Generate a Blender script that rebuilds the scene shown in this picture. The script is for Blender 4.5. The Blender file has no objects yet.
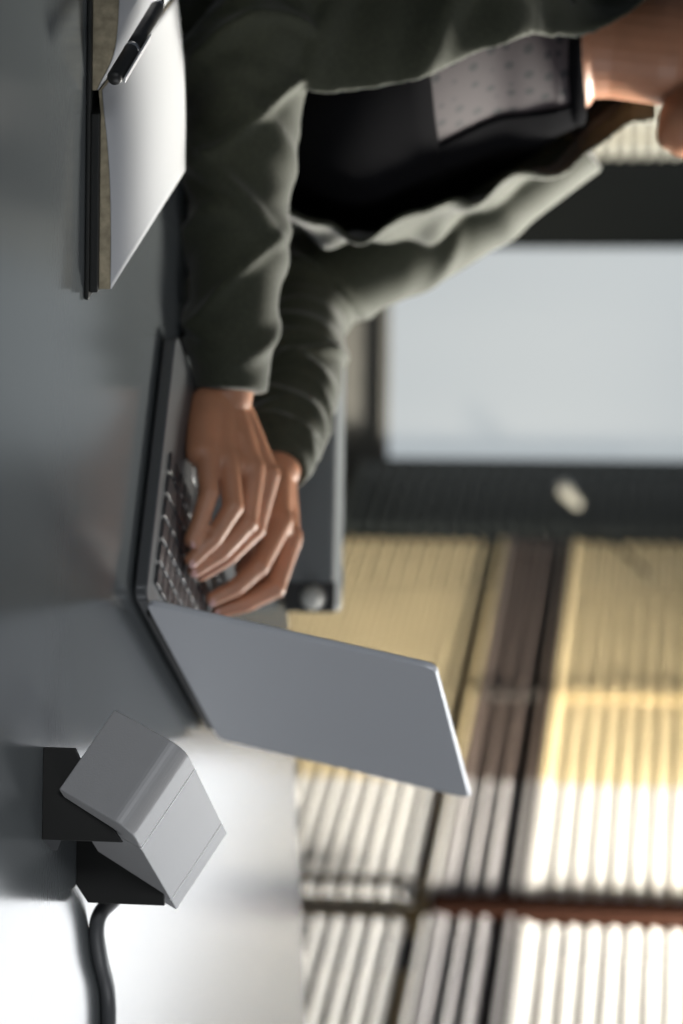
import bpy, bmesh, math, random
import numpy as np
from mathutils import Vector, Matrix
random.seed(7); rng = np.random.default_rng(7)
scn = bpy.context.scene
COL = scn.collection
TZ = 0.75                      # height of the table top

# ------------------------------------------------------------------ camera
F_PX = 85 / 36 * 1024
PITCH, ROLL, CH = 0.1491, 0.015, 0.418     # the photograph is turned a quarter turn, so the camera is too
_F = Vector((0, math.cos(PITCH), -math.sin(PITCH)))
_R0 = Vector((1, 0, 0)); _U0 = Vector((0, math.sin(PITCH), math.cos(PITCH)))
_R = math.cos(ROLL) * _R0 + math.sin(ROLL) * _U0
_U = -math.sin(ROLL) * _R0 + math.cos(ROLL) * _U0
CAM = Vector((0, 0, CH + TZ))
cd = bpy.data.cameras.new('camera'); cam = bpy.data.objects.new('camera', cd); COL.objects.link(cam)
m = Matrix((_U, -_R, -_F)).transposed().to_4x4(); m.translation = CAM
cam.matrix_world = m
cd.sensor_fit = 'AUTO'; cd.sensor_width = 36; cd.lens = 85
cd.dof.use_dof = True; cd.dof.focus_distance = 1.56; cd.dof.aperture_fstop = 5.0
scn.camera = cam

def ray(u, v):                 # u, v: upright pixel coordinates (frame turned level)
    return _F + _R * ((u - 512) / F_PX) + _U * ((341.5 - v) / F_PX)
def W(u, v, Y):                # the point at depth Y seen at u, v
    d = ray(u, v); return CAM + d * (Y / d.y)
def T(u, v, h=0.0):            # the point at height h above the table top seen at u, v
    d = ray(u, v); return CAM + d * ((TZ + h - CAM.z) / d.z)

# ------------------------------------------------------------------ light
scn.view_settings.view_transform = 'Standard'; scn.view_settings.look = 'None'
scn.view_settings.exposure = 0.0; scn.view_settings.gamma = 1.0
scn.view_settings.use_curve_mapping = False
world = bpy.data.worlds.new('world'); scn.world = world; world.use_nodes = True
bg = world.node_tree.nodes['Background']; bg.inputs[0].default_value = (0.72, 0.82, 0.95, 1); bg.inputs[1].default_value = 0.085
def area(name, loc, target, sx, sy, power, col, spread=180):
    l = bpy.data.lights.new(name, 'AREA'); l.shape = 'RECTANGLE'; l.size = sx; l.size_y = sy
    l.energy = power; l.color = col; l.spread = math.radians(spread)
    o = bpy.data.objects.new(name, l); COL.objects.link(o); o.location = loc
    o.rotation_euler = (Vector(target) - Vector(loc)).to_track_quat('-Z', 'Y').to_euler()
    return o
area('ceiling_light', (0.3, 1.7, 2.7), (0.0, 1.75, .75), 0.8, 0.8, 5.5, (1, .97, .93))
area('right_window_light', (2.5, .9, 1.5), (0.1, 1.8, .9), 1.3, 1.1, 21, (.97, .98, 1))
area('back_window_light', (.75, 3.5, 2.3), (-0.50, 2.3, 1.05), .6, .5, 14, (1, .96, .86), 42)
area('sunlight', (1.0, 2.5, 2.2), (.62, 4.15, .98), 0.3, 0.3, 24, (1, .95, .86), 52)
area('tan_blind_fill', (0.9, 3.3, 2.1), (0.28, 5.05, .72), 0.4, 0.3, 30, (1, .90, .72), 46)  # added fill lamp that brightens the tan slats, no fixture there
area('box_face_fill', (-.5, -.1, 1.4), (.17, 1.55, .8), .3, .3, .55, (.95, .97, 1), 40)  # added fill, only to lift the front face of the metal box
area('left_blind_fill', (-1.3, 5.1, 2.1), (-1.15, 6.3, 1.15), .4, .4, 7, (1, .97, .9), 60)  # added lamp that brightens the beige blind by the pillar

# ------------------------------------------------------------------ helpers
def tag(o, label=None, cat=None, group=None, kind=None):
    if label: o['label'] = label
    if cat: o['category'] = cat
    if group: o['group'] = group
    if kind: o['kind'] = kind
    return o
def mat(name, col, rough=.5, metal=0, spec=.5, noise=0, nscale=40, bump=0, bscale=200, coat=0, emit=None, estr=0, sheen=0, sss=0):
    M = bpy.data.materials.new(name); M.use_nodes = True
    n = M.node_tree.nodes; l = M.node_tree.links; b = n['Principled BSDF']
    c = (*col, 1) if len(col) == 3 else col
    b.inputs['Base Color'].default_value = c; b.inputs['Roughness'].default_value = rough
    b.inputs['Metallic'].default_value = metal; b.inputs['Specular IOR Level'].default_value = spec
    b.inputs['Coat Weight'].default_value = coat
    b.inputs['Sheen Weight'].default_value = sheen
    if sss:
        b.inputs['Subsurface Weight'].default_value = sss; b.inputs['Subsurface Scale'].default_value = .006
        b.inputs['Subsurface Radius'].default_value = (1, .35, .2)
    if emit: b.inputs['Emission Color'].default_value = (*emit, 1); b.inputs['Emission Strength'].default_value = estr
    if noise or bump:
        tc = n.new('ShaderNodeTexCoord')
    if noise:
        t = n.new('ShaderNodeTexNoise'); t.inputs['Scale'].default_value = nscale; t.inputs['Detail'].default_value = 5
        l.new(tc.outputs['Object'], t.inputs['Vector'])
        r = n.new('ShaderNodeValToRGB')
        r.color_ramp.elements[0].color = (*[max(0, x * (1 - noise)) for x in c[:3]], 1)
        r.color_ramp.elements[1].color = (*[min(1, x * (1 + noise)) for x in c[:3]], 1)
        r.color_ramp.elements[0].position = .3; r.color_ramp.elements[1].position = .7
        l.new(t.outputs['Fac'], r.inputs[0]); l.new(r.outputs[0], b.inputs['Base Color'])
    if bump:
        t = n.new('ShaderNodeTexNoise'); t.inputs['Scale'].default_value = bscale; t.inputs['Detail'].default_value = 3
        l.new(tc.outputs['Object'], t.inputs['Vector'])
        bp = n.new('ShaderNodeBump'); bp.inputs['Strength'].default_value = bump; bp.inputs['Distance'].default_value = .001
        l.new(t.outputs['Fac'], bp.inputs['Height']); l.new(bp.outputs[0], b.inputs['Normal'])
    return M
def mesh_obj(name, verts, faces, material=None, parent=None, smooth=False):
    me = bpy.data.meshes.new(name); me.from_pydata([tuple(v) for v in verts], [], faces); me.update()
    o = bpy.data.objects.new(name, me); COL.objects.link(o)
    if material: me.materials.append(material)
    if smooth: me.polygons.foreach_set('use_smooth', [True] * len(me.polygons))
    if parent: o.parent = parent
    return o
def empty(name, loc=(0, 0, 0), rz=0):
    o = bpy.data.objects.new(name, None); COL.objects.link(o); o.location = loc; o.rotation_euler.z = rz
    o.empty_display_size = .05; return o
class MB:                      # collects shapes, builds ONE mesh
    def __init__(s): s.v = []; s.f = []
    def add(s, v, f):
        k = len(s.v); s.v += [tuple(x) for x in v]; s.f += [tuple(i + k for i in q) for q in f]; return s
    def box(s, c, h, R=None):  # centre, half sizes, optional 3 axes
        ax = R or (Vector((1, 0, 0)), Vector((0, 1, 0)), Vector((0, 0, 1)))
        c = Vector(c); v = []
        for i in (-1, 1):
            for j in (-1, 1):
                for k in (-1, 1): v.append(c + ax[0] * h[0] * i + ax[1] * h[1] * j + ax[2] * h[2] * k)
        q = [(0, 1, 3, 2), (4, 6, 7, 5), (0, 4, 5, 1), (2, 3, 7, 6), (0, 2, 6, 4), (1, 5, 7, 3)]
        return s.add(v, q)
    def caps(s, p0, r0, p1, r1, n=20, m=6):
        p0, p1 = Vector(p0), Vector(p1); d = p1 - p0; L = d.length
        d = d.normalized() if L > 1e-7 else Vector((0, 0, 1))
        a = d.orthogonal().normalized(); b = d.cross(a); rings = []
        for i in range(1, m + 1):
            t = i / m * math.pi / 2; rings.append((p0 - d * r0 * math.cos(t), r0 * math.sin(t)))
        for i in range(0, m):
            t = i / m * math.pi / 2; rings.append((p1 + d * r1 * math.sin(t), r1 * math.cos(t)))
        v = [p0 - d * r0]; f = []
        for c, r in rings:
            for k in range(n):
                an = 2 * math.pi * k / n; v.append(c + a * (r * math.cos(an)) + b * (r * math.sin(an)))
        v.append(p1 + d * r1); e = len(v) - 1
        for k in range(n): f.append((0, 1 + (k + 1) % n, 1 + k))
        for i in range(len(rings) - 1):
            for k in range(n):
                k2 = (k + 1) % n; A = 1 + i * n; B = A + n; f.append((A + k, A + k2, B + k2, B + k))
        A = 1 + (len(rings) - 1) * n
        for k in range(n): f.append((A + k, A + (k + 1) % n, e))
        return s.add(v, f)
    def chain(s, pts, n=20):
        for (p, r), (q, t) in zip(pts[:-1], pts[1:]): s.caps(p, r, q, t, n)
        return s
    def ell(s, c, rad, R=None, n=24, m=14):
        ax = R or (Vector((1, 0, 0)), Vector((0, 1, 0)), Vector((0, 0, 1))); c = Vector(c); v = []; f = []
        for i in range(m + 1):
            th = math.pi * i / m
            for k in range(n):
                ph = 2 * math.pi * k / n
                v.append(c + ax[0] * rad[0] * math.sin(th) * math.cos(ph) + ax[1] * rad[1] * math.sin(th) * math.sin(ph) + ax[2] * rad[2] * math.cos(th))
        for i in range(m):
            for k in range(n):
                k2 = (k + 1) % n; f.append((i * n + k, (i + 1) * n + k, (i + 1) * n + k2, i * n + k2))
        k = len(s.v); s.add(v, f); return s
    def tube(s, pts, rad, n=14, close=True):
        pts = [Vector(p) for p in pts]; v = []; f = []; N = len(pts); a = None
        for i, p in enumerate(pts):
            d = (pts[min(i + 1, N - 1)] - pts[max(i - 1, 0)]).normalized()
            a = d.orthogonal().normalized() if a is None else (a - d * a.dot(d)).normalized()
            b = d.cross(a); r = rad(i / (N - 1)) if callable(rad) else rad
            for k in range(n):
                an = 2 * math.pi * k / n; v.append(p + a * (r * math.cos(an)) + b * (r * math.sin(an)))
        for i in range(N - 1):
            for k in range(n):
                k2 = (k + 1) % n; f.append((i * n + k, i * n + k2, (i + 1) * n + k2, (i + 1) * n + k))
        if close: f.append(tuple(range(n))[::-1]); f.append(tuple((N - 1) * n + k for k in range(n)))
        return s.add(v, f)
    def build(s, name, material=None, parent=None, smooth=False, bevel=0, seg=2, sharp=None):
        o = mesh_obj(name, s.v, s.f, material, parent, smooth)
        if bevel:
            bm = bmesh.new(); bm.from_mesh(o.data); bmesh.ops.remove_doubles(bm, verts=bm.verts, dist=1e-6)
            bmesh.ops.recalc_face_normals(bm, faces=bm.faces)
            es = [e for e in bm.edges if len(e.link_faces) == 2 and e.calc_face_angle(0) > .6]
            res = bmesh.ops.bevel(bm, geom=es, offset=bevel, segments=seg, affect='EDGES', profile=.5, clamp_overlap=True)
            for q in bm.faces: q.smooth = False
            if seg > 1:
                for q in res['faces']: q.smooth = True
            bm.to_mesh(o.data); bm.free()
        else:
            bm = bmesh.new(); bm.from_mesh(o.data); bmesh.ops.recalc_face_normals(bm, faces=bm.faces); bm.to_mesh(o.data); bm.free()
        return o
def catmull(pts, n):
    P = [np.array(p, float) for p in pts]; P = [2 * P[0] - P[1]] + P + [2 * P[-1] - P[-2]]; out = []
    for i in range(1, len(P) - 2):
        for k in range(n):
            t = k / n; a, b, c, d = P[i - 1:i + 3]
            out.append(.5 * ((2 * b) + (c - a) * t + (2 * a - 5 * b + 4 * c - d) * t * t + (3 * b - a - 3 * c + d) * t ** 3))
    out.append(P[-2]); return out
def remeshed(mb, name, voxel, smooth_it, material, parent=None, fac=.5):
    o = mb.build('tmp', None)
    md = o.modifiers.new('r', 'REMESH'); md.mode = 'VOXEL'; md.voxel_size = voxel; md.use_smooth_shade = True
    if smooth_it:
        s = o.modifiers.new('s', 'SMOOTH'); s.iterations = smooth_it; s.factor = fac
    dg = bpy.context.evaluated_depsgraph_get(); me = bpy.data.meshes.new_from_object(o.evaluated_get(dg))
    bpy.data.objects.remove(o)
    me.name = name; me.materials.clear(); me.materials.append(material)
    me.polygons.foreach_set('use_smooth', [True] * len(me.polygons))
    q = bpy.data.objects.new(name, me); COL.objects.link(q)
    if parent: q.parent = parent
    return q

# ------------------------------------------------------------------ materials
M = {}
M['table'] = mat('table_lacquer', (.10, .11, .115), rough=.19, spec=.55, bump=.02, bscale=300)
M['alu'] = mat('brushed_aluminium', (.345, .345, .35), rough=.5, metal=.12, spec=.45, bump=.12, bscale=900)
M['alu_lid'] = mat('laptop_aluminium', (.56, .58, .62), rough=.5, metal=.35, bump=.08, bscale=700)
M['alu_deck'] = mat('laptop_deck', (.09, .095, .10), rough=.4, metal=.4)
M['key'] = mat('key_plastic', (.018, .02, .024), rough=.3)
M['black'] = mat('black_plastic', (.012, .012, .012), rough=.45)
M['blackplate'] = mat('black_coated_steel', (.011, .011, .010), rough=.5, bump=.05)
M['screen'] = mat('screen_glass', (.02, .022, .03), rough=.08, emit=(.5, .65, .9), estr=.55)
M['cable'] = mat('grey_rubber', (.055, .058, .062), rough=.5)
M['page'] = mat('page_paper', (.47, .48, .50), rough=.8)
M['pageside'] = mat('page_edges', (.42, .36, .25), rough=.85, noise=.25, nscale=160)
M['cover'] = mat('black_book_cover', (.010, .011, .010), rough=.55)
M['chrome'] = mat('polished_metal', (.6, .6, .62), rough=.18, metal=1)
M['skin'] = mat('skin', (.46, .215, .12), rough=.47, noise=.10, nscale=35, bump=.25, bscale=350, sss=.12)
M['lips'] = mat('lips', (.42, .03, .07), rough=.35)
M['nail'] = mat('nail', (.62, .36, .30), rough=.25)
M['hair'] = mat('dark_hair', (.012, .009, .007), rough=.4)
M['olive'] = mat('olive_jacket_cloth', (.044, .048, .031), rough=.75, spec=.2, noise=.16, nscale=300, bump=.35, bscale=500, sheen=.25)
M['blackcloth'] = mat('black_top_cloth', (.007, .007, .008), rough=1, spec=.02, bump=.3, bscale=400)
M['trouser'] = mat('black_trousers', (.008, .008, .009), rough=.85)
M['floor'] = mat('dark_floor', (.03, .032, .034), rough=.5, noise=.2, nscale=4)
M['steel'] = mat('dark_window_steel', (.012, .015, .016), rough=.5, spec=.2)
M['brownsteel'] = mat('brown_window_steel', (.013, .005, .003), rough=.7, spec=.05)
M['slat'] = mat('pale_wood_slat', (.66, .55, .34), rough=.5, noise=.08, nscale=8)
M['slatdark'] = mat('dark_slat', (.017, .021, .021), rough=.5, spec=.25)
M['clad'] = mat('tan_cladding', (.28, .20, .09), rough=.8, noise=.12, nscale=3)
M['cord'] = mat('ladder_cord', (.36, .27, .13), rough=.8)
M['corddark'] = mat('dark_ladder_cord', (.02, .018, .016), rough=.8)
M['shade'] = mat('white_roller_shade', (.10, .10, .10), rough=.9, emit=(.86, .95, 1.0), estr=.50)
M['greywall'] = mat('grey_panel', (.07, .07, .066), rough=.7)
M['blackwall'] = mat('black_pillar_paint', (.006, .007, .007), rough=.8, spec=.05)
M['skypane'] = mat('bright_daylight_glass', (.1, .1, .1), rough=.1, emit=(.93, .96, 1.0), estr=4.4)
M['box'] = mat('dark_grey_casing', (.11, .12, .125), rough=.5)
M['knob'] = mat('pale_knob', (.40, .40, .38), rough=.35)

def sheer_mat():
    m_ = bpy.data.materials.new('dotted_sheer_fabric'); m_.use_nodes = True
    n = m_.node_tree.nodes; l = m_.node_tree.links; b = n['Principled BSDF']
    tc = n.new('ShaderNodeTexCoord'); v = n.new('ShaderNodeTexVoronoi'); v.inputs['Scale'].default_value = 70
    v.inputs['Randomness'].default_value = .25
    r = n.new('ShaderNodeValToRGB'); r.color_ramp.elements[0].color = (.004, .004, .007, 1); r.color_ramp.elements[1].color = (.040, .029, .033, 1)
    r.color_ramp.elements[0].position = .27; r.color_ramp.elements[1].position = .36
    l.new(tc.outputs['Object'], v.inputs['Vector']); l.new(v.outputs['Distance'], r.inputs[0]); l.new(r.outputs[0], b.inputs['Base Color'])
    b.inputs['Roughness'].default_value = .8
    return m_
M['sheer'] = sheer_mat()

# ------------------------------------------------------------------ the setting
o = MB().box((0.2, 3.6, -.02), (3.6, 4.6, .02)).build('floor', M['floor']); tag(o, kind='structure')

# back wall facing the camera: grey panel below a bright shade, a black pillar, a slatted pane at the left
YB = 6.3
def brect(u0, v0, u1, v1, Y): a = W(u0, v0, Y); b = W(u1, v1, Y); return a.x, b.x, max(min(a.z, b.z), 0), max(a.z, b.z)
x0, x1, z0, z1 = brect(-500, 700, 500, -500, YB)
MB().box(((x0 + x1) / 2, YB + .16, 1.35), ((x1 - x0) / 2, .05, 1.35)).build('wall_back', M['greywall'])['kind'] = 'structure'
x0, x1, z0, z1 = brect(236, 292, 468, -600, YB)
sh = empty('roller_shade', ((x0 + x1) / 2, YB, z0)); tag(sh, 'bright white roller shade filling the window behind the bent arm', 'shade')
g = MB(); nn = 40
for i in range(nn):
    for j in (0, 1): pass
vv = []; ff = []
for i in range(nn + 1):
    x = x0 + (x1 - x0) * i / nn - (x0 + x1) / 2
    y = .003 * math.sin(i * .35)
    vv += [(x, y - .003, 0), (x, y - .003, z1 - z0), (x, y + .003, 0), (x, y + .003, z1 - z0)]
for i in range(nn):
    a = 4 * i; ff += [(a, a + 4, a + 5, a + 1), (a + 2, a + 3, a + 7, a + 6), (a, a + 2, a + 6, a + 4), (a + 1, a + 5, a + 7, a + 3)]
ff += [(0, 1, 3, 2), (4 * nn, 4 * nn + 2, 4 * nn + 3, 4 * nn + 1)]
mesh_obj('shade_fabric', vv, ff, M['shade'], sh, True)
MB().box((0, 0, -.008), ((x1 - x0) / 2, .012, .010)).build('bottom_bar', M['greywall'], sh, bevel=.004)
x0, x1, z0, z1 = brect(160, 700, 246, -500, YB - .03)
MB().box(((x0 + x1) / 2, YB + .05, z1 / 2), ((x1 - x0) / 2, .08, z1 / 2)).build('trim_1', M['blackwall'], bevel=.01)['kind'] = 'structure'

# slatted blind left of the pillar
def flat_blind(name, label, u0, u1, vtop, vbot, Y, pitch, material, hang):
    x0, x1, z0, z1 = brect(u0, vbot, u1, vtop, Y)
    root = empty(name, ((x0 + x1) / 2, Y, z0)); tag(root, label, 'blind')
    mb = MB(); k = int((z1 - z0) / pitch)
    t = .5
    R = (Vector((1, 0, 0)), Vector((0, math.cos(t), math.sin(t))), Vector((0, -math.sin(t), math.cos(t))))
    for i in range(k): mb.box((0, 0, pitch * (i + .5)), ((x1 - x0) / 2, pitch * .46, .0016), R)
    mb.build('slats', material, root)
    for q in (-.7, .7): MB().box((q * (x1 - x0) / 2, -.02, (z1 - z0) / 2), (.002, .001, (z1 - z0) / 2)).build('ladder_cord', M['cord'], root)
    MB().box((0, 0, z1 - z0 + .02), ((x1 - x0) / 2, .03, .02)).build('head_rail', M['greywall'], root, bevel=.003)
    return root
flat_blind('venetian_blind', 'pale slatted blind left of the black pillar, by the chin', 20, 158, -40, 330, YB - .02, .036, mat('beige_slat', (.72, .70, .60), rough=.6), 0)

x0, x1, z0, z1 = brect(-500, -38, 160, -700, YB)
MB().box(((x0 + x1) / 2, YB + .04, (z0 + z1) / 2), ((x1 - x0) / 2, .06, (z1 - z0) / 2)).build('unseen_dark_panel', M['blackwall'], bevel=.01)['kind'] = 'structure'  # unseen black panel added above the blind to darken the table's reflection
# the long glazed wall receding to the left
WD = Vector((-.389, .921, 0)).normalized(); WN = Vector((-WD.y, WD.x, 0))     # along, and into the room (towards the camera side)
C0 = Vector((0, 5.85, 0))
def s_of(u):                   # where along the wall the column u lies
    d = ray(u, -22); a = d.x / d.y
    return (a * C0.y - C0.x) / (WD.x - a * WD.y)
def wp(s, z, n=0.0): p = C0 + WD * s + WN * n; return Vector((p.x, p.y, z))
def z_at(u, v):
    s = s_of(u); p = C0 + WD * s; return W(u, v, p.y).z
AX = (WD, WN, Vector((0, 0, 1)))
sL, sM, sR = s_of(545), s_of(922), s_of(1024) - 1.1
zt1 = z_at(545, 108) ; zt0 = z_at(545, 178)
def wbox(mb, sa, sb, za, zb, n0, n1):
    return mb.box(wp((sa + sb) / 2, (za + zb) / 2, (n0 + n1) / 2), (abs(sa - sb) / 2, abs(n1 - n0) / 2, (zb - za) / 2), AX)
ZTOP = 1.21
# outside cladding seen between the slats
tag(wbox(MB(), sL + .4, sR - .3, .0, ZTOP, -.22, -.16).build('wall_right', M['clad']), kind='structure')
# transom and mullions
tag(wbox(MB(), sL, sR, zt0, zt1, -.10, -.035).build('trim_2', M['brownsteel'], bevel=.006), kind='structure')
tag(wbox(MB(), sM - .012, sM + .012, 0, zt0, -.12, -.06).build('trim_3', M['brownsteel'], bevel=.006), kind='structure')
tag(wbox(MB(), sM - .022, sM + .030, zt0, ZTOP, -.08, .022).build('trim_4', M['brownsteel'], bevel=.006), kind='structure')
tag(wbox(MB(), sL, sR, ZTOP, ZTOP + .03, -.10, -.02).build('trim_5', M['brownsteel'], bevel=.006), kind='structure')
pa = s_of(546); pb = s_of(474)
tag(wbox(MB(), pa, pb, 0, 2.7, -.12, -.02).build('trim_6', M['steel'], bevel=.01), kind='structure')
# bright panes above the blinds
wn = wbox(MB(), s_of(735), sR, ZTOP + .03, 2.7, -.09, -.07).build('window_1', M['skypane']); tag(wn, kind='structure')
wn = wbox(MB(), s_of(735), pa, ZTOP + .03, 2.7, -.09, -.07).build('wall_right_upper', M['clad']); tag(wn, kind='structure')

def wall_blind(name, label, sa, sb, za, zb, pitch, material, cords, cordmat, tilt=1.22, group=None, n0=0.0, wid=.35):
    root = empty(name, wp((sa + sb) / 2, za, n0)); tag(root, label, 'blind', group)
    base = Vector(root.location); mb = MB(); k = int((zb - za) / pitch)
    sec = Vector((0, 0, 1)) * math.sin(tilt) - WN * math.cos(tilt); nor = sec.cross(WD)
    for i in range(k):
        c = wp((sa + sb) / 2, za + pitch * (i + .5), n0) - base
        # a slightly crowned slat in three strips
        for q, dz in ((-1, -.0012), (0, .0004), (1, -.0012)):
            mb.box(c + sec * (q * pitch * wid * .66) + Vector((0, 0, dz)), (abs(sb - sa) / 2, pitch * wid * .34, .0011), (WD, sec, nor))
    mb.build('slats', material, root)
    for s in cords:
        cm = MB(); dr = .012
        for e in (-1, 1):
            cm.box(wp(s + dr * e, (za + zb) / 2, n0 + .020) - base, (.0035, .0012, (zb - za) / 2), AX)
        for i in range(k): cm.box(wp(s, za + pitch * (i + .95), n0 + .021) - base, (dr, .0012, .004), AX)
        cm.build('ladder_cord', cordmat, root)
    MB().box(Vector((0, 0, zb - za + .008)) , (abs(sb - sa) / 2, .012, .005), AX).build('head_rail', material, root, bevel=.002)
    MB().box(Vector((0, 0, -.006)) , (abs(sb - sa) / 2, .012, .006), AX).build('bottom_rail', material, root, bevel=.002)
    return root
P = .0345
sW = s_of(790)
M['litslat'] = mat('lit_slat', (.80, .79, .77), rough=.35)  # slats made white: the strong light on them is put into the colour
def bl(label, sa, sb, za, zb, m_, cords=(), cm=None, **k): return wall_blind('venetian_blind', label, sa, sb, za, zb, P, m_, list(cords), cm or M['cord'], **k)
bl('tan slatted blind low on the window wall, behind the laptop lid', pa, sW + .004, .02, zt0 - .012, M['slat'])
bl('tan slatted blind above the brown crossbar, next to the dark post', pa, sW + .004, zt1 + .010, ZTOP - .02, M['slat'], [s_of(708)])
bl('slatted blind, whitened as strongly lit, low on the window wall, just right of the laptop lid', sW, sM + .034, .02, zt0 - .012, M['litslat'])
bl('slatted blind, whitened as strongly lit, above the brown crossbar, left of the brown mullion', sW, sM + .034, zt1 + .010, ZTOP - .02, M['litslat'])
bl('slatted blind, whitened as strongly lit, low at the far right end of the window wall', sM - .034, sR, .02, zt0 - .012, M['litslat'])
bl('slatted blind, whitened as strongly lit, above the crossbar at the far right end', sM - .034, sR, zt1 + .010, ZTOP - .02, M['litslat'])
bl('brown slatted strip in front of the crossbar, next to the dark post', pa, sW + .004, zt0 + .02, zt1 - .03, mat('brown_slat', (.11, .085, .075), rough=.3), [s_of(708)], M['corddark'], tilt=.8, wid=.40)
bl('slatted strip, lightened to grey for its bright reflection, in front of the crossbar at the right', sW, sR, zt0 + .02, zt1 - .03, mat('lit_strip_slat', (.36, .35, .36), rough=.3), [], M['corddark'], tilt=.8, wid=.40)  # lighter than the brown strip: reflected light is put into the slat colour
for u_ in (908, 932):
    cm = MB(); s_ = s_of(u_); b0 = wp(s_, .03, .032)
    cm.box((0, 0, (zt0 - .05) / 2), (.006, .002, (zt0 - .05) / 2), AX)
    for i in range(int((zt0 - .05) / P)): cm.box(Vector((0, 0, P * (i + .5))), (.016, .003, .009), AX)
    o = cm.build('blind_tape', M['corddark']); o.location = b0; tag(o, 'dark knotted blind tape, %s of the pair below the brown mullion' % ('left' if u_ == 908 else 'right'), 'blind tape', 'pair of dark blind tapes')
wall_blind('venetian_blind', 'dark slatted strip hung on the dark window post', pa + .01, pb - .01, z_at(510, 330), ZTOP + .5, P, M['slatdark'], [], M['corddark'], tilt=.7, n0=.02)
# window handle on the post, pull rod beside it
hp = wp(s_of(522), z_at(522, 118), .075)
h = empty('window_handle', hp); tag(h, 'pale metal window handle on the dark post', 'handle')
MB().caps((0, 0, .0), .022, (0, -.012, 0), .022).build('rosette', M['chrome'], h, True)
MB().caps((0, -.03, 0), .016, (.03, -.035, .03), .013).build('lever', M['steel'] if False else mat('dull_metal', (.22, .22, .20), rough=.4), h, True)
a = wp(s_of(548), z_at(548, 88), .05); b_ = wp(s_of(600), z_at(600, 30), .05)
rod = MB().caps((0, 0, 0), .005, b_ - a, .005).build('pull_rod', M['slatdark'], None, True); rod.location = a
tag(rod, 'thin grey pull rod slanting over the upper tan blind', 'rod')

# ------------------------------------------------------------------ table
tv = [(-.10, 2.365), (.72, 2.645), (1.15, 2.77), (1.15, .75), (-.82, .75), (-.665, 1.10)]
tb = empty('table', (0.3, 1.7, 0)); tag(tb, 'large glossy dark grey table carrying the laptop and the notebook', 'table')
me = MB(); n = len(tv); c = Vector(tb.location)
vs = [Vector((x, y, TZ - .028)) - c for x, y in tv] + [Vector((x, y, TZ)) - c for x, y in tv]
me.add(vs, [tuple(range(n))[::-1], tuple(range(n, 2 * n))] + [(i, (i + 1) % n, n + (i + 1) % n, n + i) for i in range(n)])
me.build('tabletop', M['table'], tb, bevel=.004, seg=3)
for x, y in ((-.0, 2.30), (1.05, 2.6), (1.05, .9), (-.66, .9)):
    MB().box(Vector((x, y, (TZ - .028) / 2)) - c, (.028, .028, (TZ - .028) / 2)).build('leg', M['blackplate'], tb, bevel=.004)

# ------------------------------------------------------------------ laptop
HX, HY, YAW, LIDA = .06408, 1.7375, 1.1503, 1.3644
LW, LD = .307, .22
A_ = Vector((math.cos(YAW), math.sin(YAW), 0)); N_ = Vector((-math.sin(YAW), math.cos(YAW), 0)); Z_ = Vector((0, 0, 1))
lap = empty('laptop', (HX, HY, TZ)); tag(lap, 'open silver grey laptop seen from behind its lid, on the table', 'laptop')
def rounded_slab(w, d, t, r, ax, org, seg=8, edge=.0012):   # slab with rounded corners in plane ax0/ax1, thickness along ax2
    pts = []
    for cx, cy, a0 in ((w - r, d - r, 0), (r, d - r, 90), (r, r, 180), (w - r, r, 270)):
        for k in range(seg + 1):
            a = math.radians(a0 + 90 * k / seg); pts.append((cx + r * math.cos(a), cy + r * math.sin(a)))
    N = len(pts); v = []; f = []
    cx, cy = w / 2, d / 2
    for z, ins in ((0, edge), (edge, 0), (t - edge, 0), (t, edge)):
        for x, y in pts:
            L = math.hypot(x - cx, y - cy); k = 1 - ins / L
            v.append(org + ax[0] * (cx + (x - cx) * k) + ax[1] * (cy + (y - cy) * k) + ax[2] * z)
    for i in range(3):
        for k in range(N): f.append((i * N + k, i * N + (k + 1) % N, (i + 1) * N + (k + 1) % N, (i + 1) * N + k))
    f.append(tuple(range(N))[::-1]); f.append(tuple(range(3 * N, 4 * N)))
    return v, f
BT = .0125
mb = MB(); mb.add(*rounded_slab(LW, LD, BT - .003, .010, (A_, N_, Z_), Vector((0, 0, .003))))
base = mb.build('base', M['alu_deck'], lap)
for i, j in ((.1, .1), (.9, .1), (.1, .9), (.9, .9)):
    q = A_ * LW * i + N_ * LD * j; MB().caps(q + Vector((0, 0, .0045)), .004, q + Vector((0, 0, .0041)), .004).build('rubber_foot', M['black'], lap)
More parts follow.
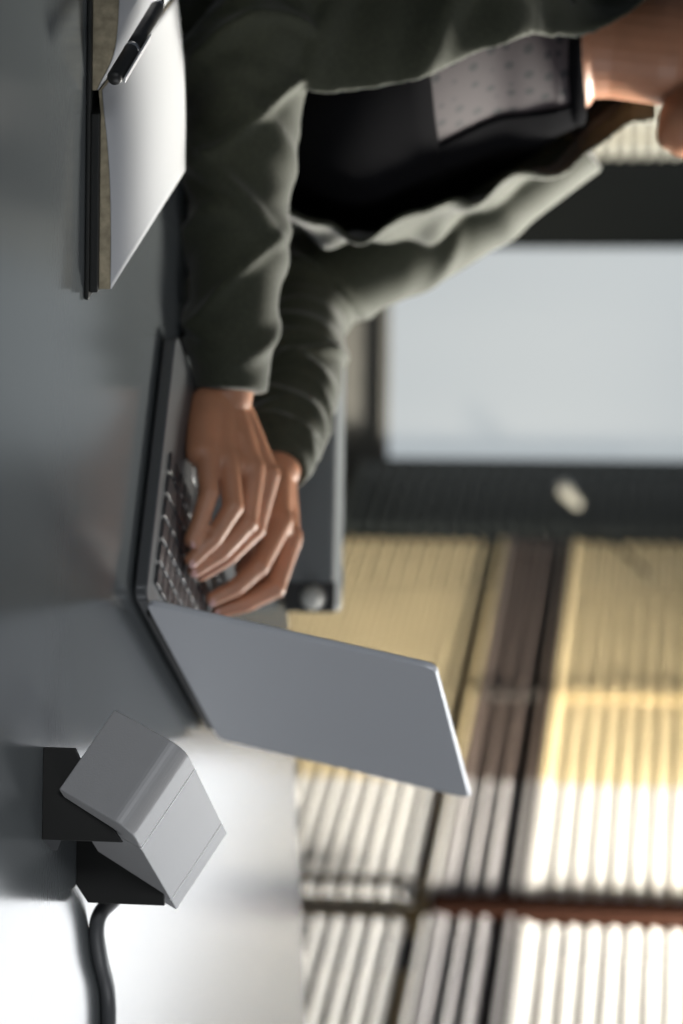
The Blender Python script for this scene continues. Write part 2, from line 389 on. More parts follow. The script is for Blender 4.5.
# keyboard well and keys
kb = MB().box(A_ * LW / 2 + N_ * .072 + Z_ * BT, (.137, .051, .0004), (A_, N_, Z_)).build('keyboard', M['alu_deck'], lap)
keymesh = MB().box((0, 0, .0009), (.0079, .0079, .0009), (A_, N_, Z_)).build('key', M['key'], kb, bevel=.0006)
rows = [15, 14, 14, 13, 12]
first = True; nkey = 0
def key_at(x, y, wd):
    global first, nkey
    if first: k = keymesh; first = False
    elif abs(wd - .0158) < 1e-4: k = keymesh.copy(); COL.objects.link(k)
    else:
        k = MB().box((0, 0, .0009), (wd / 2, .0079, .0009), (A_, N_, Z_)).build('key', M['key'], kb, bevel=.0006)
    k.parent = kb; k.location = A_ * x + N_ * y + Z_ * (BT + .0004); nkey += 1
for r in range(6):
    y = .027 + r * .0185
    if r < 5:
        n_ = 14 if r < 3 else 13 if r == 3 else 12
        full = 14 * .0190; wid = (full - (n_ - 1) * .0190 - 0.0032)
        offs = 0 if r < 2 else .0
        x = LW / 2 - full / 2
        if r in (2, 3, 4):
            w0 = .0158 + (14 - n_) * .0095 + (.004 if r == 2 else 0); key_at(x + w0 / 2, y, w0); x += w0 + .0032
            for i in range(n_ - 2): key_at(x + .0079, y, .0158); x += .0190
            w1 = LW / 2 + full / 2 - .0032 - x; key_at(x + w1 / 2, y, w1)
        else:
            for i in range(14): key_at(x + .0079, y, .0158); x += .0190
    else:
        x = LW / 2 - 7 * .0190
        for i in range(4): key_at(x + .0079, y, .0158); x += .0190
        key_at(x + .0457, y, .0913); x += .0950
        for i in range(5): key_at(x + .0079, y, .0158); x += .0190
MB().box(A_ * LW / 2 + N_ * .178 + Z_ * (BT + .0002), (.052, .033, .0004), (A_, N_, Z_)).build('trackpad', mat('trackpad', (.33, .35, .37), rough=.25, metal=.3), lap, bevel=.0003)
# lid
LDIR = (-N_ * math.cos(LIDA) + Z_ * math.sin(LIDA)).normalized(); LNOR = (N_ * math.sin(LIDA) + Z_ * math.cos(LIDA)).normalized()  # LNOR faces the user
lo = Vector((0, 0, BT + .001)) - LNOR * .006
mb = MB(); mb.add(*rounded_slab(LW, LD + .002, .0048, .009, (A_, LDIR, LNOR), lo)); lid = mb.build('lid', M['alu_lid'], lap)
mb = MB().box(lo + A_ * LW / 2 + LDIR * (LD / 2 + .001) + LNOR * .0050, (LW / 2 - .004, LD / 2 - .004, .0004), (A_, LDIR, LNOR)); mb.build('bezel', M['black'], lid)
mb = MB().box(lo + A_ * LW / 2 + LDIR * (LD / 2 + .004) + LNOR * .0056, (LW / 2 - .012, LD / 2 - .014, .0003), (A_, LDIR, LNOR)); mb.build('screen', M['screen'], lid)
MB().caps(A_ * .03 + Z_ * (BT - .001) - N_ * .001, .0048, A_ * (LW - .03) + Z_ * (BT - .001) - N_ * .001, .0048).build('hinge', M['black'], lap, True)

# ------------------------------------------------------------------ tilted metal box on its black bracket
KS = .975
def cp(x, y, z): v = Vector((x, y, z)); c = Vector((0, 0, CH)); v = c + (v - c) * KS; return v + Vector((0, 0, TZ))
PA, PB, PC, PD, PE = cp(.133, 1.563, .033), cp(.184, 1.535, .003), cp(.207, 1.523, .054), cp(.156, 1.55, .084), cp(.230, 1.687, .084)
ea = (PD - PA); eb = (PC - PD); ec = (PE - PD)
ua = ea.normalized(); uc = ec.normalized(); ub = (eb - ua * eb.dot(ua)).normalized(); uc = (uc - ua * uc.dot(ua) - ub * uc.dot(ub)).normalized()
La, Lb, Lc = ea.length, eb.length, ec.length
dev = empty('tilted_metal_box', Vector((PB.x, PB.y + .03, TZ))); D0 = Vector(dev.location)
tag(dev, 'small tilted silver metal box in a black bracket, with a grey cable', 'device')
O_ = PA - D0
def boxp(i, j, k): return O_ + ua * i + ub * j + uc * k
# shell: a rounded-section bar (section in ua/ub... rounded along the D-C edge, i.e. where front face meets top face)
sg = 10; r = .0135
prof = [(0, 0)]  # in (c, a) plane: from bottom-front up, round the top-front edge, to the back
pts = [(0, 0)]
pts += [(0, La - r)] + [(r - r * math.cos(t), La - r + r * math.sin(t)) for t in [math.pi / 2 * k / sg for k in range(1, sg + 1)]]
seam1 = .034
def slab(pts, b0, b1):
    N = len(pts); v = [boxp(a, b0, c) for c, a in pts] + [boxp(a, b1, c) for c, a in pts]
    f = [tuple(range(N)), tuple(range(N, 2 * N))[::-1]] + [(i, N + i, N + (i + 1) % N, (i + 1) % N) for i in range(N)]
    return v, f
front = pts + [(seam1, La), (seam1, 0)]
mb = MB(); mb.add(*slab(front, 0, Lb)); fc = mb.build('front_shell', M['alu'], dev, bevel=.0009, seg=2)
gap = .0011
mid = [(seam1 + gap, 0), (seam1 + gap, La), (Lc - .020, La), (Lc - .020, 0)]
mb = MB(); mb.add(*slab(mid, 0, Lb)); mb.build('body_panel', M['alu'], dev, bevel=.0006)
bk = [(Lc - .020 + gap, 0), (Lc - .020 + gap, La), (Lc, La), (Lc, 0)]
mb = MB(); mb.add(*slab(bk, 0, Lb)); mb.build('rear_cap', M['alu'], dev, bevel=.0006)
core = [(.004, .002), (.004, La - .014), (.016, La - .0015), (Lc - .003, La - .0015), (Lc - .003, .002)]
mb = MB(); mb.add(*slab(core, .0015, Lb - .0015)); mb.build('core', M['black'], dev)
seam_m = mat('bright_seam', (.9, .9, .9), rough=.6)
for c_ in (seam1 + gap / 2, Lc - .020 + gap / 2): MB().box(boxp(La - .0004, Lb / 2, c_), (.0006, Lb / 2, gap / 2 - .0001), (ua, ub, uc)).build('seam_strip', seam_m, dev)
mb = MB(); mb.box(boxp(.0, Lb / 2, .05), (.0012, Lb / 2 - .006, .04), (ua, ub, uc)); mb.build('underside_panel', M['blackplate'], dev)
# bracket
br = empty('bracket'); br.parent = dev
br_ = MB()
def plate(u0, u1, vb, vt, chamfer=0):
    p0 = T(u0, vb); p1 = T(u1, vb); Y = (p0.y + p1.y) / 2
    zt = W(u1, vt, Y).z - TZ; x0 = W(u0, vb, Y).x; x1 = W(u1, vb, Y).x
    return Y, x0, x1, zt
Y1, xa, xb, zt = plate(746, 838, 637, 553)
t = .0016
def poly_plate(mb, P2, Y, t):
    N = len(P2); v = [Vector((x, Y - t, z + TZ)) - D0 for x, z in P2] + [Vector((x, Y + t, z + TZ)) - D0 for x, z in P2]
    mb.add(v, [tuple(range(N)), tuple(range(N, 2 * N))[::-1]] + [(i, N + i, N + (i + 1) % N, (i + 1) % N) for i in range(N)])
Y1 -= .007
mb = MB(); poly_plate(mb, [(xa, 0), (xb, 0), (xb, zt - .003), (xb - .010, zt - .010), (xa, .021)], Y1, t)
fp = mb.build('front_plate', M['blackplate'], dev, bevel=.0005)
Y2, xc, xd, zt2 = plate(800, 902, 606, 518)
mb = MB(); poly_plate(mb, [(xc, 0), (xd - .012, 0), (xd, .0085), (xd, zt2), (xc, zt2 - .008)], Y2, t)
mb.build('rear_plate', M['blackplate'], dev, bevel=.0005)
mb = MB(); mb.add([Vector(p) - D0 for p in [(xb - .001, Y1, TZ), (xb + .010, Y1 + .022, TZ), (xb + .010, Y1 + .022, TZ + .004), (xb - .001, Y1, TZ + .013),
    (xb - .003, Y1, TZ), (xb + .008, Y1 + .022, TZ), (xb + .008, Y1 + .022, TZ + .004), (xb - .003, Y1, TZ + .013)]],
    [(0, 1, 2, 3), (7, 6, 5, 4), (0, 4, 5, 1), (1, 5, 6, 2), (2, 6, 7, 3), (3, 7, 4, 0)])
mb.build('front_foot', M['cable'], dev)
mb = MB(); mb.box(Vector(((xa + xb) / 2 + .008, (Y1 + Y2) / 2, TZ + .0012)) - D0, ((xb - xa) / 2 - .016, (Y2 - Y1) / 2, .0012)); mb.build('bracket_base', M['blackplate'], dev)
bpy.data.objects.remove(br)
cr = .0055
cpts = [T(880, 584, cr), T(897, 582, cr), T(912, 586, cr), T(930, 586.5, cr), T(958, 583, cr), T(988, 576, cr), T(1026, 574.5, cr), T(1090, 578, cr), T(1180, 570, cr)]
cpts[0] = cpts[0] + Vector((0, 0, .016)); cpts[1] = cpts[1] + Vector((0, 0, .010)); cpts[2] += Vector((0, 0, .003))
mb = MB(); mb.tube([Vector(p) - D0 for p in catmull([tuple(p) for p in cpts], 10)], cr, 18); mb.build('power_cable', M['cable'], dev, True)

# ------------------------------------------------------------------ notebook and pen
th = .017
sn, rn, rf = T(90, 571, th), T(289, 573, th), T(171, 499, th)
ax = (rn - sn); lenx = ax.length; ax.normalize()
ay = (rf - rn); leny = ay.length; ay = ay.normalized()
nb = empty('notebook', Vector((sn.x, sn.y, TZ))); NB = Vector(nb.location)
tag(nb, 'open notebook with blank white pages and black cover, left of the laptop', 'notebook')
def page_block(side):
    K = 24; v = []; f = []
    for i in range(K + 1):
        t = i / K; x = side * lenx * t
        if side > 0: h = th * (1 - .42 * math.exp(-(t / .34) ** 1.4) + .02 * math.sin(t * 3.14))
        else: h = th * (1 - .62 * math.exp(-(t / .12) ** 1.6)) + .004 * math.sin(t * 3.14)
        h0 = min(.0095, h - .002) if side > 0 else .0035
        for y in (0, leny):
            v += [ax * x + ay * y + Vector((0, 0, h0)), ax * x + ay * y + Vector((0, 0, h))]
    for i in range(K):
        a = 4 * i; b = a + 4
        f += [(a + 1, b + 1, b + 3, a + 3), (a, a + 2, b + 2, b), (a, b, b + 1, a + 1), (a + 2, a + 3, b + 3, b + 2)]
    f += [(0, 1, 3, 2), (4 * K, 4 * K + 2, 4 * K + 3, 4 * K + 1)]
    return v, f
for side in (1, -1):
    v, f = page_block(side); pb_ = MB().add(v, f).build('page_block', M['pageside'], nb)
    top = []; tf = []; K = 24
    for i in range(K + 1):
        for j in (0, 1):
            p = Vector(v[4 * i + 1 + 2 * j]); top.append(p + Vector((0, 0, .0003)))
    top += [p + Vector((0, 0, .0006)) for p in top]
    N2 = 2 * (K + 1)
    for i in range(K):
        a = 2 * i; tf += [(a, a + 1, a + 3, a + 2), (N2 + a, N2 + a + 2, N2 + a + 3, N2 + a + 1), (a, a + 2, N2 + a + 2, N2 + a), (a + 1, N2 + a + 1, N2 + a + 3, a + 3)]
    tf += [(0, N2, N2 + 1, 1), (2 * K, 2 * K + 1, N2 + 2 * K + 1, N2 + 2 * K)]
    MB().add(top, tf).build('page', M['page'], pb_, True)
mb = MB().box(ay * leny / 2 + Vector((0, 0, .0018)), (lenx + .006, leny / 2 + .005, .0016), (ax, ay, Z_)); mb.build('cover', M['cover'], nb, bevel=.001)
mb = MB().box(ax * lenx * .56 + ay * leny / 2 + Vector((0, 0, .0064)), (lenx * .45, leny / 2 + .004, .003), (ax, ay, Z_)); mb.build('cover_shade_slab', M['cover'], nb, bevel=.0008)  # raised right cover, with the shadow and reflection under it built in as black
pn0, pn1 = T(79, 569, .0335), T(-2, 520, .0335)
pdir = (pn1 - pn0); pl = pdir.length; pdir = pdir.normalized(); ps = pdir.cross(Z_).normalized()
pen = empty('ballpoint_pen', pn0); tag(pen, 'black and silver pen lying on the open notebook', 'pen')
rr = .0052
MB().tube([Vector((0, 0, 0)) + pdir * x for x in (0, .003, .05, .054)], lambda t: rr * (.8 if t == 0 else 1), 20).build('rear_barrel', M['black'], pen, True)
MB().tube([pdir * (.054 + x) for x in (0, .02, .05, .085)], rr * .97, 20).build('front_barrel', M['black'], pen, True)
MB().tube([pdir * (.139 + x) for x in (0, .006, .016, .020)], lambda t: rr * (1 - .85 * t), 20).build('tip', M['chrome'], pen, True)
MB().tube([pdir * .052, pdir * .057], rr * 1.04, 20).build('ring', M['chrome'], pen, True)
cu = (Z_ * .95 + ps * .3).normalized()
MB().box(pdir * .044 + cu * .0066, (.040, .0026, .0007), (pdir, pdir.cross(cu).normalized(), cu)).build('clip', mat('satin_clip', (.75, .75, .77), rough=.4, metal=.3), pen, bevel=.0005)

# ------------------------------------------------------------------ grey device with a knob by the far table edge
p0, p1 = T(372, 396), T(609, 396); Yb = 2.40
x0 = W(350, 392, Yb).x; x1 = W(611, 392, Yb).x; ht = .058
gb = empty('grey_desk_unit', ((x0 + x1) / 2, Yb, TZ)); tag(gb, 'long low dark grey unit with a round knob, behind the typing hands', 'device')
MB().box((0, 0, .031), ((x1 - x0) / 2, .03, .025)).build('casing', M['box'], gb, bevel=.006, seg=3)
MB().box(((x1 - x0) / 2 - .016, -.028, .031), (.015, .0025, .026)).build('end_cap', M['black'], gb, bevel=.002)
MB().caps(((x1 - x0) / 2 - .015, -.030, .035), .013, ((x1 - x0) / 2 - .015, -.036, .035), .011).build('knob', M['knob'], gb, True)
for e in (-1, 1): MB().box((e * ((x1 - x0) / 2 - .03), 0, .003), (.015, .025, .003)).build('foot', M['black'], gb)

# ------------------------------------------------------------------ the person
fv = Vector((.913, -.408, 0)).normalized(); sv = Vector((.408, .913, 0)).normalized()   # facing, and towards the person's left
PC0 = Vector((-.41, 2.10, 0))
per = empty('person', (PC0.x - .12, PC0.y + .05, 0)); PR = Vector(per.location)
tag(per, 'person in an open olive jacket over a black top, typing on the laptop', 'person')
def L(v): return Vector(v) - PR
def R3(z, fw=0.0, sd=0.0): p = PC0 + fv * fw + sv * sd; return Vector((p.x, p.y, TZ + z))

# arm joints
shR, elR, wrR = W(-100, 235, 2.0), W(52, 436, 1.93), W(402, 454, 1.915)
shL, elL, wrL = R3(.285, .0, .165), W(292, 372, 2.22), W(474, 405, 2.03)

def fingers(mb, spec, wrist, hand_up, thick=1.0):
    """spec: list of finger joint lists [(MCP,PIP,DIP,TIP)] in world"""
    radii = {'i': (.0102, .0086, .0075, .0063), 'm': (.0104, .0088, .0077, .0065), 'r': (.0100, .0083, .0073, .0062), 'p': (.0096, .0080, .0072, .0062)}
    mc = []
    for kk, J in spec.items():
        r_ = radii[kk]
        mb.chain([(L(J[i]), r_[i] * thick) for i in range(4)], 18)
        mb.caps(L(J[1]), r_[1] * 1.06, L(J[1]), r_[1] * 1.06)
        mc.append(J[0])
    for i, q in enumerate(mc):          # metacarpals, from a spread wrist
        w = Vector(wrist) + (q - mc[1]) * .45
        mb.chain([(L(w), .0165), (L(w.lerp(q, .5) - hand_up * .003), .0155), (L(q - hand_up * .0045), .0128)], 18)
    for a_, b_ in zip(mc[:-1], mc[1:]):
        mb.caps(L(a_ - hand_up * .0055), .0115, L(b_ - hand_up * .0055), .0115); w = Vector(wrist); mb.caps(L(a_.lerp(w, .5) - hand_up * .004), .0155, L(b_.lerp(w, .5) - hand_up * .004), .0155)
def dip(p, t, up, k=.55, lift=.003): return p.lerp(t, k) + up * lift
def J(mcp, pip, tip, bend=.0035):
    m_, p_, t_ = W(*mcp), W(*pip), T(tip[0], tip[1], tip[2] if len(tip) > 2 else .0225)
    return (m_, p_, p_.lerp(t_, .56) + Vector((.5, -.2, .8)).normalized() * bend, t_)
RH = {'i': J((474, 415, 1.915), (529, 428, 1.905), (574, 482)),
      'm': J((468, 430, 1.90), (523, 436, 1.885), (570, 488)),
      'r': J((459, 456, 1.882), (507, 450, 1.868), (560, 491)),
      'p': J((452, 477, 1.868), (492, 474, 1.857), (540, 491.5), .0015)}
LH = {'i': J((520, 401, 1.985), (566, 424, 1.955), (599, 470)),
      'm': J((537, 392, 2.003), (588, 408, 1.980), (611, 464)),
      'r': J((541, 392, 2.022), (590, 412, 2.005), (607, 455)),
      'p': J((543, 398, 2.04), (585, 420, 2.03), (598, 449), .001)}
body = MB()
upR = Vector((-.15, -.35, .9)).normalized(); upL = Vector((-.1, -.1, 1)).normalized()
fingers(body, RH, wrR + Vector((.010, 0, 0)), upR); fingers(body, LH, wrL + Vector((.010, 0, 0)), upL)
# thumbs, from the index side of the palm near the wrist, folded beneath
def thumb(mb, wrist, mcp_i, side, tip):
    b0 = wrist.lerp(mcp_i, .25) + Vector((0, 0, -.008)); 
    m1 = wrist.lerp(mcp_i, .72) + side * .016 + Vector((0, 0, -.020)); m2 = m1.lerp(tip, .52) + Vector((0, 0, .004))
    mb.chain([(L(b0), .0140), (L(m1), .0108), (L(m2), .0092), (L(tip), .0074)], 18)
    return m2
thumb(body, wrR, RH['i'][0], Vector((.3, .95, 0)), T(556, 462, .023))
thumb(body, wrL, LH['i'][0], Vector((-.3, -.95, 0)) * .4, T(569, 450, .024) + Vector((0, .02, .004)))
# forearms
for w_, e_, s_, H in ((wrR, elR, shR, RH), (wrL, elL, shL, LH)):
    mid = (H['m'][0] + H['r'][0]) / 2
    body.chain([(L(w_ + (w_ - mid) * .05), .0195), (L(w_.lerp(e_, .35)), .025), (L(w_.lerp(e_, .8)), .036), (L(e_), .036), (L(e_.lerp(s_, .5)), .038), (L(e_.lerp(s_, .7)), .034)], 24)
# torso sections for body, top and jacket: z, forward shift, half width, half depth
SEC = [(.315, .006, .056, .052), (.285, .008, .078, .060), (.262, .006, .110, .068), (.235, .002, .142, .078), (.19, .008, .165, .098), (.12, .020, .162, .118),
       (.05, .006, .150, .108), (-.04, -.04, .135, .095), (-.14, -.08, .155, .108), (-.24, -.12, .175, .130), (-.30, -.13, .165, .125)]
def loft(sec, n=64, sub=4, grow=0.0, expo=2.2):
    S = catmull(sec, sub); v = []; f = []
    for z, fw, hw, hd in S:
        for k in range(n):
            a = 2 * math.pi * k / n; c_, s_ = math.cos(a), math.sin(a)
            q = (abs(c_) ** expo + abs(s_) ** expo) ** (-1 / expo)
            v.append(L(R3(z, fw + (hd + grow) * c_ * q, (hw + grow) * s_ * q)))
    N = len(S)
    for i in range(N - 1):
        for k in range(n): f.append((i * n + k, i * n + (k + 1) % n, (i + 1) * n + (k + 1) % n, (i + 1) * n + k))
    f.append(tuple(range(n))); f.append(tuple((N - 1) * n + k for k in range(n))[::-1])
    return v, f
body.add(*loft([(z, a, b - .006, c - .006) for z, a, b, c in SEC]))
# neck and head (bowed towards the screen)
nb0, nb1 = W(32, 112, 2.10), W(42, 18, 2.10)
body.chain([(L(nb0), .058), (L(nb0.lerp(nb1, .5)), .0525), (L(nb1), .054)], 32)
hd_t = .36                                           # head pitch
hf = (fv * math.cos(hd_t) - Z_ * math.sin(hd_t)).normalized(); hu = (Z_ * math.cos(hd_t) + fv * math.sin(hd_t)).normalized(); hs = sv
chin = W(136, 38, 2.085)
hc = chin + hu * .118 - hf * .078                    # skull centre
def hp_(f_, u_, s_): return L(hc + hf * f_ + hu * u_ + hs * s_)
HR = (hf, hs, hu)
body.ell(hp_(-.012, .030, 0), (.098, .076, .090), HR, 32, 20)
body.ell(hp_(.022, -.025, 0), (.062, .060, .085), HR, 32, 20)
body.ell(hp_(.052, -.088, 0), (.030, .033, .026), HR, 24, 16)        # jaw and chin
body.chain([(hp_(.050, -.088, 0), .026), (hp_(-.018, -.055, .048), .022)], 20)
body.chain([(hp_(.050, -.088, 0), .026), (hp_(-.018, -.055, -.048), .022)], 20)
body.ell(hp_(.066, -.098, 0), (.016, .017, .013), HR, 20, 12)
body.chain([(hp_(.083, .004, 0), .008), (hp_(.100, -.030, 0), .0105), (hp_(.088, -.036, 0), .010)], 16)   # nose
for e in (-1, 1):
    body.ell(hp_(.092, -.037, .011 * e), (.009, .007, .006), HR, 14, 10)
    body.ell(hp_(.048, -.022, .036 * e), (.028, .022, .026), HR, 20, 12)
    body.ell(hp_(.070, .020, .028 * e), (.014, .022, .008), HR, 18, 10)
    body.ell(hp_(-.008, -.010, .077 * e), (.014, .006, .028), HR, 16, 12)   # ear
body.ell(hp_(.077, -.058, 0), (.014, .024, .012), HR, 20, 12)
bo = remeshed(body, 'body', .0017, 5, M['skin'], per)
# lips, eyes, hair
mb = MB(); mb.ell(hp_(.0905, -.0555, 0), (.0055, .021, .0045), HR, 20, 10); mb.ell(hp_(.0885, -.0640, 0), (.0062, .018, .0055), HR, 20, 10); mb.build('lips', M['lips'], per, True)
for e in (-1, 1):
    MB().ell(hp_(.070, .004, .030 * e), (.012, .013, .009), HR, 18, 12).build('eye', mat('eye_white', (.7, .7, .68), rough=.2), per, True)
    mb = MB(); mb.chain([(hp_(.086, .022, .016 * e), .0022), (hp_(.080, .028, .044 * e), .0018)], 8); mb.build('eyebrow', M['hair'], per, True)
mb = MB(); mb.ell(hp_(-.024, .040, 0), (.100, .084, .092), HR, 40, 24); mb.ell(hp_(-.07, -.01, 0), (.055, .066, .075), HR, 32, 20)
mb.chain([(hp_(-.085, -.03, 0), .045), (hp_(-.105, -.11, 0), .028), (hp_(-.11, -.17, 0), .012)], 24)
for e in (-1, 1): mb.chain([(hp_(.03, .085, .035 * e), .030), (hp_(-.02, .03, .066 * e), .022), (hp_(-.05, -.03, .062 * e), .020)], 20)
remeshed(mb, 'hair', .004, 3, M['hair'], per)
# fingernails on the fingers that show them
for Jt, r_, up in ((RH['p'], .0049, upR), (RH['r'], .0053, upR), (RH['m'], .0056, upR), (LH['i'], .0054, upL), (LH['m'], .0056, upL)):
    d = (Jt[3] - Jt[2]).normalized(); nrm = (up - d * up.dot(d)).normalized(); sd = d.cross(nrm)
    MB().ell(L(Jt[3] + d * .0010 + nrm * (r_ * .78)), (.0052, .0040, .0017), (d, sd, nrm), 16, 8).build('fingernail', M['nail'], per, True)
# black top with a sheer dotted yoke
tp = MB(); tp.add(*loft([s for s in SEC if s[0] < .20][:] , grow=.006)); 
top = tp.build('black_top', M['blackcloth'], per, True)
yk = MB(); yk.add(*loft([(.306, .004, .060, .056), (.292, .006, .072, .061)] + [s for s in SEC if .185 < s[0] < .29] + [(.178, .010, .165, .1005)], grow=.003)); yk.build('sheer_yoke', M['sheer'], per, True)
def panel(sec, a0, a1, g, th_=.003, n=40, sub=4):
    S = catmull(sec, sub); v = []; f = []; N = len(S); nn_ = n + 1; O = N * nn_
    for lay in (0, 1):
        for z, fw, hw, hd in S:
            for k in range(n + 1):
                a = math.radians(a0 + (a1 - a0) * k / n); c_, s_ = math.cos(a), math.sin(a); q = (abs(c_) ** 2.2 + abs(s_) ** 2.2) ** (-1 / 2.2); h = g - th_ * lay
                v.append(L(R3(z, fw + (hd + h) * c_ * q, (hw + h) * s_ * q)))
    for i in range(N - 1):
        for k in range(n):
            a = i * nn_ + k; b = a + O; f += [(a, a + 1, a + nn_ + 1, a + nn_), (b, b + nn_, b + nn_ + 1, b + 1)]
        a = i * nn_; f.append((a, a + nn_, a + nn_ + O, a + O)); a += n; f.append((a, a + O, a + nn_ + O, a + nn_))
    for k in range(n):
        f.append((k, k + O, k + O + 1, k + 1)); a = (N - 1) * nn_ + k; f.append((a, a + 1, a + O + 1, a + O))
    return v, f
MB().add(*panel([(.305, .004, .066, .058), (.285, .008, .080, .062)] + [s for s in SEC if .185 < s[0] < .27] + [(.17, .010, .165, .102)], -4, 110, .0055, .002)).build('jacket_lining', M['blackcloth'], per, True)
cb = [L(R3(.312 + .006 * math.cos(a * 2), .004 + .062 * math.cos(a), .064 * math.sin(a))) + Vector((0, 0, -.012 * math.cos(a))) for a in [2 * math.pi * k / 48 for k in range(49)]]
MB().tube(cb, .0068, 10, False).build('neckline_band', M['blackcloth'], per, True)

# jacket: shell round the torso, open in front, with sleeves
JS = [(.372, -.008, .070, .062, -78, 62), (.345, -.004, .076, .064, -62, 50), (.315, .0, .092, .066, -50, 36), (.29, .004, .138, .076, -43, 24), (.262, .004, .178, .086, -39, 15),
      (.19, .010, .186, .120, -38, 8), (.12, .020, .186, .138, -40, 9), (.05, .010, .178, .132, -44, 6), (-.04, -.03, .168, .118, -46, 8), (-.14, -.09, .182, .135, -44, 12), (-.22, -.10, .20, .160, -44, 14)]
def nz(x, y, sd):
    return math.sin(x * 1.7 + sd) * math.cos(y * 2.3 + sd * 2) + .5 * math.sin(x * 3.9 + y * 2.7 + sd * 3)
def shell(sec, thick=.0045, n=150, sub=10):
    S = catmull(sec, sub); v = []; f = []; N = len(S)
    for lay in (0, 1):
        for i, (z, fw, hw, hd, a0, a1) in enumerate(S):
            for k in range(n + 1):
                # angle runs from the far lapel round the back to the near lapel
                deg = a1 + (360 + a0 - a1) * k / n; a = math.radians(deg); c_, s_ = math.cos(a), math.sin(a); q = (abs(c_) ** 2.3 + abs(s_) ** 2.3) ** (-1 / 2.3)
                edge = min(k, n - k) / n
                lap = .014 * math.exp(-(edge / .030) ** 2) - .006 * math.exp(-((edge - .085) / .03) ** 2)                   # lapels stand off
                fold = .0045 * nz(a * 2.2 + z * 16, z * 24 - a * 3, 1.3) + .010 * max(0, math.sin(z * 60 + a * 5.0)) ** 2 * (1 if z < .26 else .2)
                g_ = lap + fold - thick * lay
                v.append(L(R3(z, fw + (hd + g_) * c_ * q, (hw + g_) * s_ * q)))
    nn_ = n + 1; O = N * nn_
    for i in range(N - 1):
        for k in range(n):
            a = i * nn_ + k; f.append((a, a + 1, a + nn_ + 1, a + nn_)); b = a + O; f.append((b, b + nn_, b + nn_ + 1, b + 1))
        a = i * nn_; f.append((a, a + nn_, a + nn_ + O, a + O)); a = i * nn_ + n; f.append((a, a + O, a + nn_ + O, a + nn_))
    for k in range(n):
        a = k; f.append((a, a + O, a + O + 1, a + 1)); a = (N - 1) * nn_ + k; f.append((a, a + 1, a + O + 1, a + O))
    return v, f
def sleeve(mb, path, seed, ridges):
    """path: list of (point, radius); ridges: list of (t, phase, amp, width, slant)"""
    rg = np.random.default_rng(seed)
    P4 = catmull([(*p, r) for p, r in path], 28); N = len(P4); n = 72; v = []; f = []; a_ = None
    rid = [(a, b, c * 1.15, d, e) for a, b, c, d, e in ridges]
    for i in range(26):
        rid.append((rg.uniform(.05, .97), rg.uniform(0, 6.28), rg.uniform(.003, .007), rg.uniform(.010, .02), rg.uniform(-.07, .07)))
    for i, q in enumerate(P4):
        p = Vector(q[:3]); d = (Vector(P4[min(i + 1, N - 1)][:3]) - Vector(P4[max(i - 1, 0)][:3])).normalized()
        a_ = (Vector((0, -1, 0)) - d * -d.y).normalized() if a_ is None else (a_ - d * a_.dot(d)).normalized()
        b_ = d.cross(a_); t = i / (N - 1); r_ = q[3]
        for k in range(n):
            an = 2 * math.pi * k / n; dr = 0
            for (tc, ph, am, wd, sl) in rid:
                da = (an - ph + math.pi) % (2 * math.pi) - math.pi
                x = (t - tc - sl * math.sin(da)) / wd
                if abs(x) < 3: dr += am * math.exp(-x * x) * math.exp(-(da / 1.5) ** 2)
            v.append(p + a_ * ((r_ + dr) * math.cos(an)) + b_ * ((r_ + dr) * math.sin(an)))
    for i in range(N - 1):
        for k in range(n): f.append((i * n + k, i * n + (k + 1) % n, (i + 1) * n + (k + 1) % n, (i + 1) * n + k))
    f.append(tuple(range(n))[::-1]); f.append(tuple((N - 1) * n + k for k in range(n)))
    mb.add(v, f)
jk = MB(); jk.add(*shell(JS))
cR = wrR.lerp(elR, .03); cL = wrL.lerp(elL, .02)
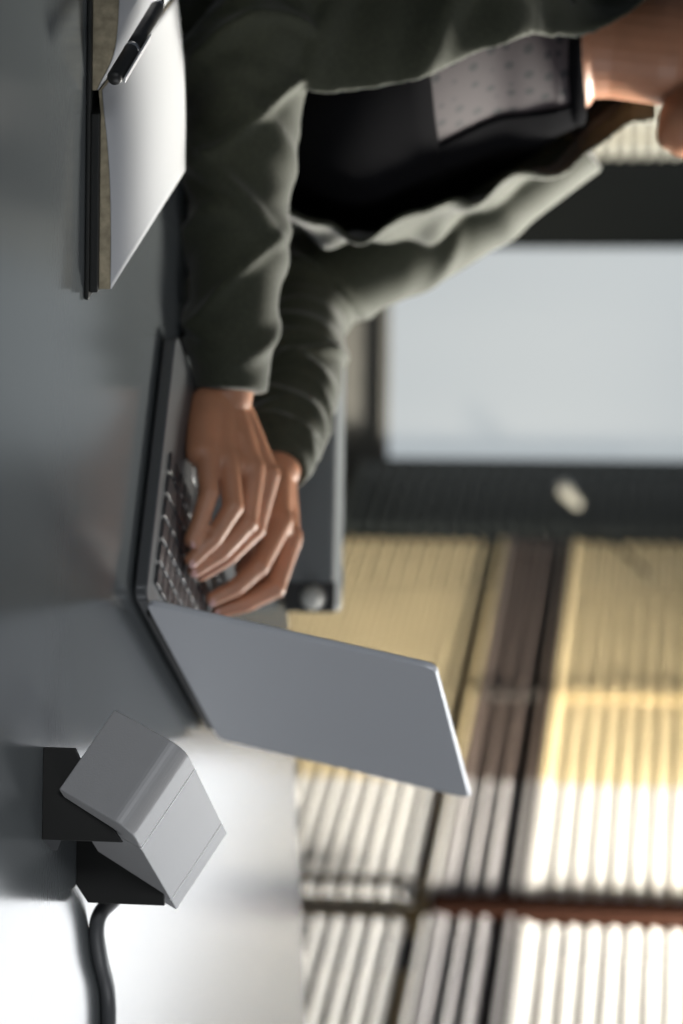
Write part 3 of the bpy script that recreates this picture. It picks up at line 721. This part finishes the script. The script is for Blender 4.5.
sleeve(jk, [(L(R3(.235, -.02, -.13)), .060), (L(shR.lerp(elR, .25)), .054), (L(shR.lerp(elR, .65)), .050), (L(elR + Vector((.0, 0, .008))), .049), (L(elR.lerp(wrR, .33)), .043), (L(elR.lerp(wrR, .66)), .037), (L(cR), .0305)], 3,
       [(.36, 1.4, .010, .016, .05), (.43, 1.5, .013, .018, -.05), (.28, 1.2, .009, .018, .04), (.55, 1.6, .010, .018, .05), (.66, 1.3, .008, .016, -.06), (.78, 1.6, .009, .018, .04), (.90, 1.4, .006, .014, -.04), (.50, .4, .008, .014, .09), (.70, .3, .008, .014, -.09), (.60, -.2, .007, .014, .09), (.84, .2, .006, .014, .08)])
sleeve(jk, [(L(shL + Vector((-.02, -.03, 0))), .058), (L(shL.lerp(elL, .5)), .052), (L(elL), .047), (L(elL.lerp(wrL, .4)), .040), (L(elL.lerp(wrL, .75)), .035), (L(cL), .0260)], 5,
       [(.30, 1.4, .008, .016, .05), (.38, 1.4, .009, .016, -.05), (.48, 1.4, .009, .018, .06), (.56, 1.4, .007, .014, -.03), (.66, 1.4, .008, .014, .04), (.76, 1.4, .007, .014, -.05), (.86, 1.3, .006, .012, .04)])
remeshed(jk, 'jacket', .0028, 3, M['olive'], per)
# legs under the table, shoes on the floor
tr = MB()
for e in (-1, 1):
    hip = R3(-.30, -.12, .09 * e); kn = R3(-.25, .30, .12 * e); an = R3(-.66, .26, .12 * e)
    tr.chain([(L(hip), .085), (L(kn), .060), (L(an), .045)], 24)
    sh_ = MB(); sh_.chain([(L(an + Vector((0, 0, -.03)) - fv * .03), .035), (L(an + Vector((0, 0, -.05)) + fv * .12), .030)], 20); sh_.chain([(L(an), .035), (L(an + Vector((0, 0, -.04))), .040)], 20)
    remeshed(sh_, 'shoe', .005, 2, M['black'], per)
remeshed(tr, 'trousers', .006, 2, M['trouser'], per)
# stool under the person
st = empty('stool', (R3(0, -.12).x, R3(0, -.12).y, 0)); tag(st, 'black round stool beneath the seated person', 'stool')
MB().caps((0, 0, .335), .02, (0, 0, .345), .02).build('hub', M['black'], st)
MB().tube([(0, 0, z) for z in (.335, .34, .355, .36)], lambda t: .17, 40).build('seat', M['black'], st)
for k in range(4):
    a = math.pi / 2 * k + .4; MB().caps((.05 * math.cos(a), .05 * math.sin(a), .33), .012, (.17 * math.cos(a), .17 * math.sin(a), .012), .012).build('leg', M['black'], st)
